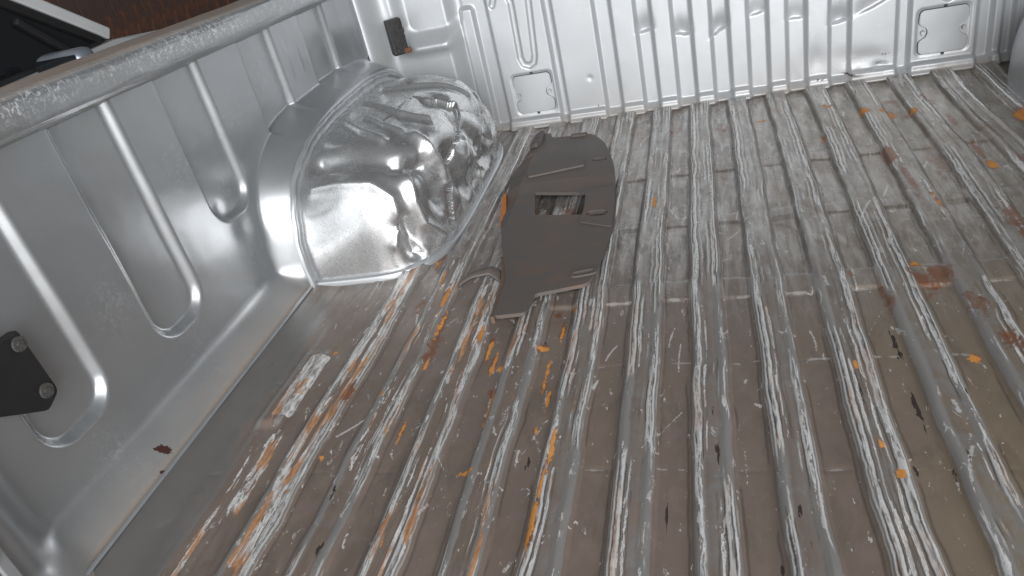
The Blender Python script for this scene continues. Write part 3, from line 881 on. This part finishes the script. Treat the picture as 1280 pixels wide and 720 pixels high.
# ------------------------------------------------------------------ the dark plate lying on the floor
pl = empty('undertray_plate', (-.29, 1.25, .012), 'dark brown-black flat undertray plate with cut-outs lying on the bed floor', 'plate')
OX, OY = -.29, 1.25
outer = [(-.398, 1.560), (-.398, 1.622), (-.385, 1.626), (-.357, 1.618), (-.350, 1.588), (-.300, 1.582), (-.262, 1.583), (-.240, 1.548), (-.222, 1.504), (-.203, 1.43), (-.190, 1.36), (-.180, 1.26), (-.172, 1.142), (-.180, 1.05), (-.192, .965), (-.200, .947),
         (-.2765, .930), (-.281, .892), (-.283, .880), (-.331, .877), (-.333, .984), (-.362, 1.09), (-.389, 1.199), (-.400, 1.30), (-.409, 1.412), (-.400, 1.49)]
win = round_poly([(-.340, 1.298), (-.237, 1.272), (-.233, 1.180), (-.322, 1.198)], .006, 3)


def slot(cx, cy, L, W, ang):
    p = []
    for i in range(16):
        t = i / 16 * 2 * math.pi
        a = math.copysign(abs(math.cos(t)) ** .6, math.cos(t)) * L / 2; b = math.copysign(abs(math.sin(t)) ** .6, math.sin(t)) * W / 2
        p.append((cx + a * math.cos(ang) - b * math.sin(ang), cy + a * math.sin(ang) + b * math.cos(ang)))
    return p


holes = [win, slot(-.206, 1.176, .036, .019, -.12), slot(-.224, 1.409, .030, .018, -.1), slot(-.207, .977, .034, .012, .2)]


def plate_z(x, y):
    zz = .024 + .008 * float(ss(1.29, 1.34, y)) - .006 * float(ss(1.42, 1.60, y)) 
    zz += .0012 * math.sin(y * 7 + x * 5)
    zz -= .014 * float(ss(-.375, -.41, x))
    return zz


def warp_plate(bm):
    for i in range(40):
        bmesh.ops.bisect_plane(bm, geom=bm.verts[:] + bm.edges[:] + bm.faces[:], plane_co=(0, .87 + i * .02, 0), plane_no=(0, 1, 0))
    for i in range(9):
        bmesh.ops.bisect_plane(bm, geom=bm.verts[:] + bm.edges[:] + bm.faces[:], plane_co=(-.40 + i * .027, 0, 0), plane_no=(1, 0, 0))
    for v in bm.verts:
        v.co = Vector((v.co.x - OX, v.co.y - OY, v.co.z + plate_z(v.co.x, v.co.y) - .012))


bm = bmesh.new(); poly_prism(bm, round_poly(outer, .008, 3), holes, -.0025, .0035); warp_plate(bm)
link('plate_body', bm_mesh('plate_body', bm), pl, MAT_PLATE)
# raised strip, moulded recess pad, slot rim, front hook block
bm = bmesh.new(); poly_prism(bm, round_poly([(-.372, 1.402), (-.258, 1.424), (-.250, 1.380), (-.362, 1.352)], .005, 2), [], .0036, .0075); warp_plate(bm)
link('raised_strip', bm_mesh('raised_strip', bm), pl, MAT_PLATE)
bm = bmesh.new(); poly_prism(bm, round_poly([(-.252, 1.272), (-.1835, 1.285), (-.178, 1.215), (-.176, 1.12), (-.236, 1.15), (-.231, 1.20), (-.236, 1.262)], .006, 2), [slot(-.206, 1.176, .038, .021, -.12)], .0036, .0060); warp_plate(bm)
link('side_pad', bm_mesh('side_pad', bm), pl, MAT_PLATE)
bm = bmesh.new(); poly_prism(bm, slot(-.207, .977, .042, .018, .2), [slot(-.207, .977, .034, .011, .2)], .0036, .0062); warp_plate(bm)
link('slot_rim', bm_mesh('slot_rim', bm), pl, MAT_PLATE)
bm = bmesh.new(); poly_prism(bm, round_poly([(-.396, 1.545), (-.396, 1.620), (-.372, 1.622), (-.366, 1.56), (-.376, 1.53)], .008, 3), [], .0036, .012); warp_plate(bm)
link('corner_block', bm_mesh('corner_block', bm), pl, MAT_PLATE)
bm = bmesh.new(); poly_prism(bm, round_poly([(-.305, 1.583), (-.268, 1.5835), (-.270, 1.570), (-.305, 1.570)], .003, 2), [], .0036, .008); warp_plate(bm)
link('front_tab', bm_mesh('front_tab', bm), pl, MAT_PLATE)
# turned-down left edge with its rusty length
bm = bmesh.new(); poly_prism(bm, [(-.405, 1.30), (-.402, 1.33), (-.375, 1.20), (-.384, 1.185)], [], -.012, -.0005)
for v in bm.verts: v.co = Vector((v.co.x - OX - .004, v.co.y - OY, v.co.z + .012))
link('rusty_edge', bm_mesh('rusty_edge', bm), pl, MAT_RUSTEDGE)
# turned flap near the rear left corner
n = 26
fp = np.zeros((n, 8, 3))
for i in range(n):
    t = i / (n - 1)
    for j in range(8):
        s = j / 7
        xx = -.418 + .072 * t; yy = .985 + .018 * t + (.030 * s) * (.4 + .6 * t)
        zz = .016 + .012 * math.sin(min(1, t * 2.2) * math.pi / 2) - .014 * max(0, t - .72) * 3 + .004 * math.sin(s * 3)
        fp[i, j] = (xx - OX, yy - OY - .05 * max(0, t - .75), zz - .012)
fl = link('edge_flap', grid_mesh('edge_flap', fp), pl, MAT_PLATE)
so = fl.modifiers.new('thick', 'SOLIDIFY'); so.thickness = .004
bm = bmesh.new(); poly_prism(bm, [(-.336, .878), (-.330, .878), (-.331, .985), (-.352, 1.06), (-.358, 1.06), (-.342, .985)], [], -.012, .0); 
for v in bm.verts: v.co = Vector((v.co.x - OX, v.co.y - OY, v.co.z + .012))
link('turned_edge', bm_mesh('turned_edge', bm), pl, mat_simple('brown_edge', (.12, .075, .05), .6, 0, .3, 60))

# ------------------------------------------------------------------ what shows over the rail: ground, a parked car, a rusty board wall
GZ = -.76
bm = bmesh.new(); bmesh.ops.create_grid(bm, x_segments=2, y_segments=2, size=30)
g = link('ground', bm_mesh('ground', bm), None, mat_simple('concrete_ground', (.14, .125, .11), .85, 0, .3, 3, .2))
g.location = (0, 0, GZ); g['kind'] = 'structure'

MAT_WHITE = mat_simple('white_car_paint', (.62, .63, .64), .28, .0, .05, 8)
MAT_TRIM = mat_simple('black_trim', (.02, .02, .021), .5, 0, .3, 60)
tg = NT('tinted_glass'); tg.set(color=(.012, .013, .015), rough=.06, spec=.5); MAT_GLASS = tg.m
MAT_SILV = mat_simple('mirror_shell_paint', (.30, .33, .38), .3, .5, .1, 20)
car = empty('parked_car', (-3.0, 2.0, GZ), 'white parked car behind the rail, dark windows and wing mirrors showing', 'car')
CXo, CYo = -3.0, 2.0


def sweep_x(bm, prof_yz, x0, x1, inset=0.0):
    """extrude a y,z outline between x0 and x1; a tapered top comes from inset"""
    zs = [p[1] for p in prof_yz]; zm, zM = min(zs), max(zs)
    a = [bm.verts.new((x0 + inset * (p[1] - zm) / (zM - zm), p[0], p[1])) for p in prof_yz]
    b = [bm.verts.new((x1 - inset * (p[1] - zm) / (zM - zm), p[0], p[1])) for p in prof_yz]
    n_ = len(a)
    for i in range(n_): bm.faces.new((a[i], a[(i + 1) % n_], b[(i + 1) % n_], b[i]))
    bm.faces.new(a[::-1]); bm.faces.new(b)


# local coordinates: origin on the ground under the middle of the car, +y forward, near side at x=+.8
bm = bmesh.new()
sweep_x(bm, [(-2.1, .35), (-2.12, .75), (-2.0, .98), (-1.4, 1.03), (.62, 1.05), (1.5, .95), (1.95, .80), (2.02, .45), (1.95, .30), (-2.0, .28)], -.80, .80)
bmesh.ops.bevel(bm, geom=bm.edges[:], offset=.05, segments=3, affect='EDGES')
link('body', bm_mesh('body', bm, True), car, MAT_WHITE)
bm = bmesh.new()
sweep_x(bm, [(-1.75, 1.03), (-1.35, 1.40), (-.9, 1.47), (-.15, 1.49), (.02, 1.485), (.66, 1.052)], -.745, .745, .05)
link('window_glass', bm_mesh('window_glass', bm), car, MAT_GLASS)


def strip(name, pts, w, mat, depth=.03):
    """flat bar following points on the near side of the cabin"""
    bm = bmesh.new()
    for (p, q) in zip(pts[:-1], pts[1:]):
        p = Vector(p); q = Vector(q); dv = q - p
        rot = dv.to_track_quat('Y', 'Z').to_matrix()
        add_box(bm, (p + q) / 2, (depth, dv.length + w * .3, w), min(w, depth) * .25, rot)
    return link(name, bm_mesh(name, bm), car, mat)


for sx in (1, -1):
    lean = lambda yz, off=.006: (sx * (.745 - .05 * (yz[1] - 1.03) / .44 + off), yz[0], yz[1])
    strip('windscreen_pillar', [lean(p) for p in ((.64, 1.075), (.02, 1.495))], .046, MAT_WHITE)
    strip('roof_edge', [lean(p) for p in ((.02, 1.495), (-.15, 1.505), (-.9, 1.485), (-1.35, 1.415))], .05, MAT_WHITE)
    strip('window_seal', [lean(p, .004) for p in ((.585, 1.062), (-.02, 1.465))], .03, MAT_TRIM)
    strip('quarter_divider', [lean(p, .006) for p in ((.43, 1.05), (.27, 1.21))], .024, MAT_TRIM)
    strip('belt_trim', [lean(p, .008) for p in ((.56, 1.048), (-1.7, 1.04))], .03, MAT_TRIM)
    strip('door_pillar', [lean(p, .006) for p in ((-.45, 1.05), (-.5, 1.45))], .07, MAT_TRIM)
bm = bmesh.new(); add_box(bm, (0, -.55, 1.485), (1.28, .95, .03), .012)
link('roof', bm_mesh('roof', bm), car, MAT_WHITE)
for sx, yy in ((1, .22), (-1, 1.0)):
    bm = bmesh.new(); add_box(bm, (sx * .90, yy, 1.03), (.20, .09, .13), .03, None, 3)
    mr = link('wing_mirror', bm_mesh('wing_mirror', bm, True), car, MAT_SILV)
    bm = bmesh.new(); add_box(bm, (sx * .90, yy - .047, 1.03), (.17, .008, .105), .003)
    link('mirror_glass', bm_mesh('mirror_glass', bm), mr, MAT_GLASS)
    bm = bmesh.new(); add_box(bm, (sx * .785, yy, 1.02), (.07, .05, .04), .01)
    link('mirror_stalk', bm_mesh('mirror_stalk', bm), mr, MAT_TRIM)
for sx in (1, -1):
    for wy in (1.25, -1.25):
        bm = bmesh.new(); bmesh.ops.create_cone(bm, cap_ends=True, segments=28, radius1=.31, radius2=.31, depth=.20)
        bmesh.ops.bevel(bm, geom=[e for e in bm.edges if len(e.link_faces) == 2 and e.calc_face_angle(0) > 1], offset=.03, segments=2, affect='EDGES')
        bmesh.ops.rotate(bm, verts=bm.verts, cent=(0, 0, 0), matrix=Matrix.Rotation(math.pi / 2, 3, 'Y'))
        w_ = link('wheel', bm_mesh('wheel', bm), car, MAT_TRIM); w_.location = (sx * .74, wy, .31)
        bm = bmesh.new(); bmesh.ops.create_cone(bm, cap_ends=True, segments=24, radius1=.19, radius2=.17, depth=.02)
        bmesh.ops.rotate(bm, verts=bm.verts, cent=(0, 0, 0), matrix=Matrix.Rotation(math.pi / 2, 3, 'Y'))
        r_ = link('rim', bm_mesh('rim', bm), w_, MAT_SILV); r_.location = (sx * .105, 0, 0)

# rusty boarded wall
wall = empty('board_wall', (-5.2, 5.0, GZ), 'dark rusty red-brown boarded wall beyond the parked car', 'wall')
tb = NT('rusty_boards')
nb1 = tb.noise((1.7, 1.7, 1.5), 5, .65, .4); nb2 = tb.noise((30, 30, 3), 5, .6)
cb = tb.mix(nb2, (.16, .10, .085), (.26, .17, .14))
cb = tb.mix(tb.step(nb1, .46, .58), cb, tb.mix(nb2, (.50, .15, .065), (.70, .26, .11)))
tb.set(color=cb, rough=.85)
bm = bmesh.new(); add_box(bm, (0, 0, 1.5), (.03, .195, 3.0), .006)
bme = bm_mesh('board', bm); bme.materials.append(tb.m)
for i in range(34):
    o = bpy.data.objects.new('board', bme); COL.objects.link(o); o.parent = wall
    o.location = (random.uniform(-.012, .012), -3.4 + i * .2, random.uniform(-.02, .0))
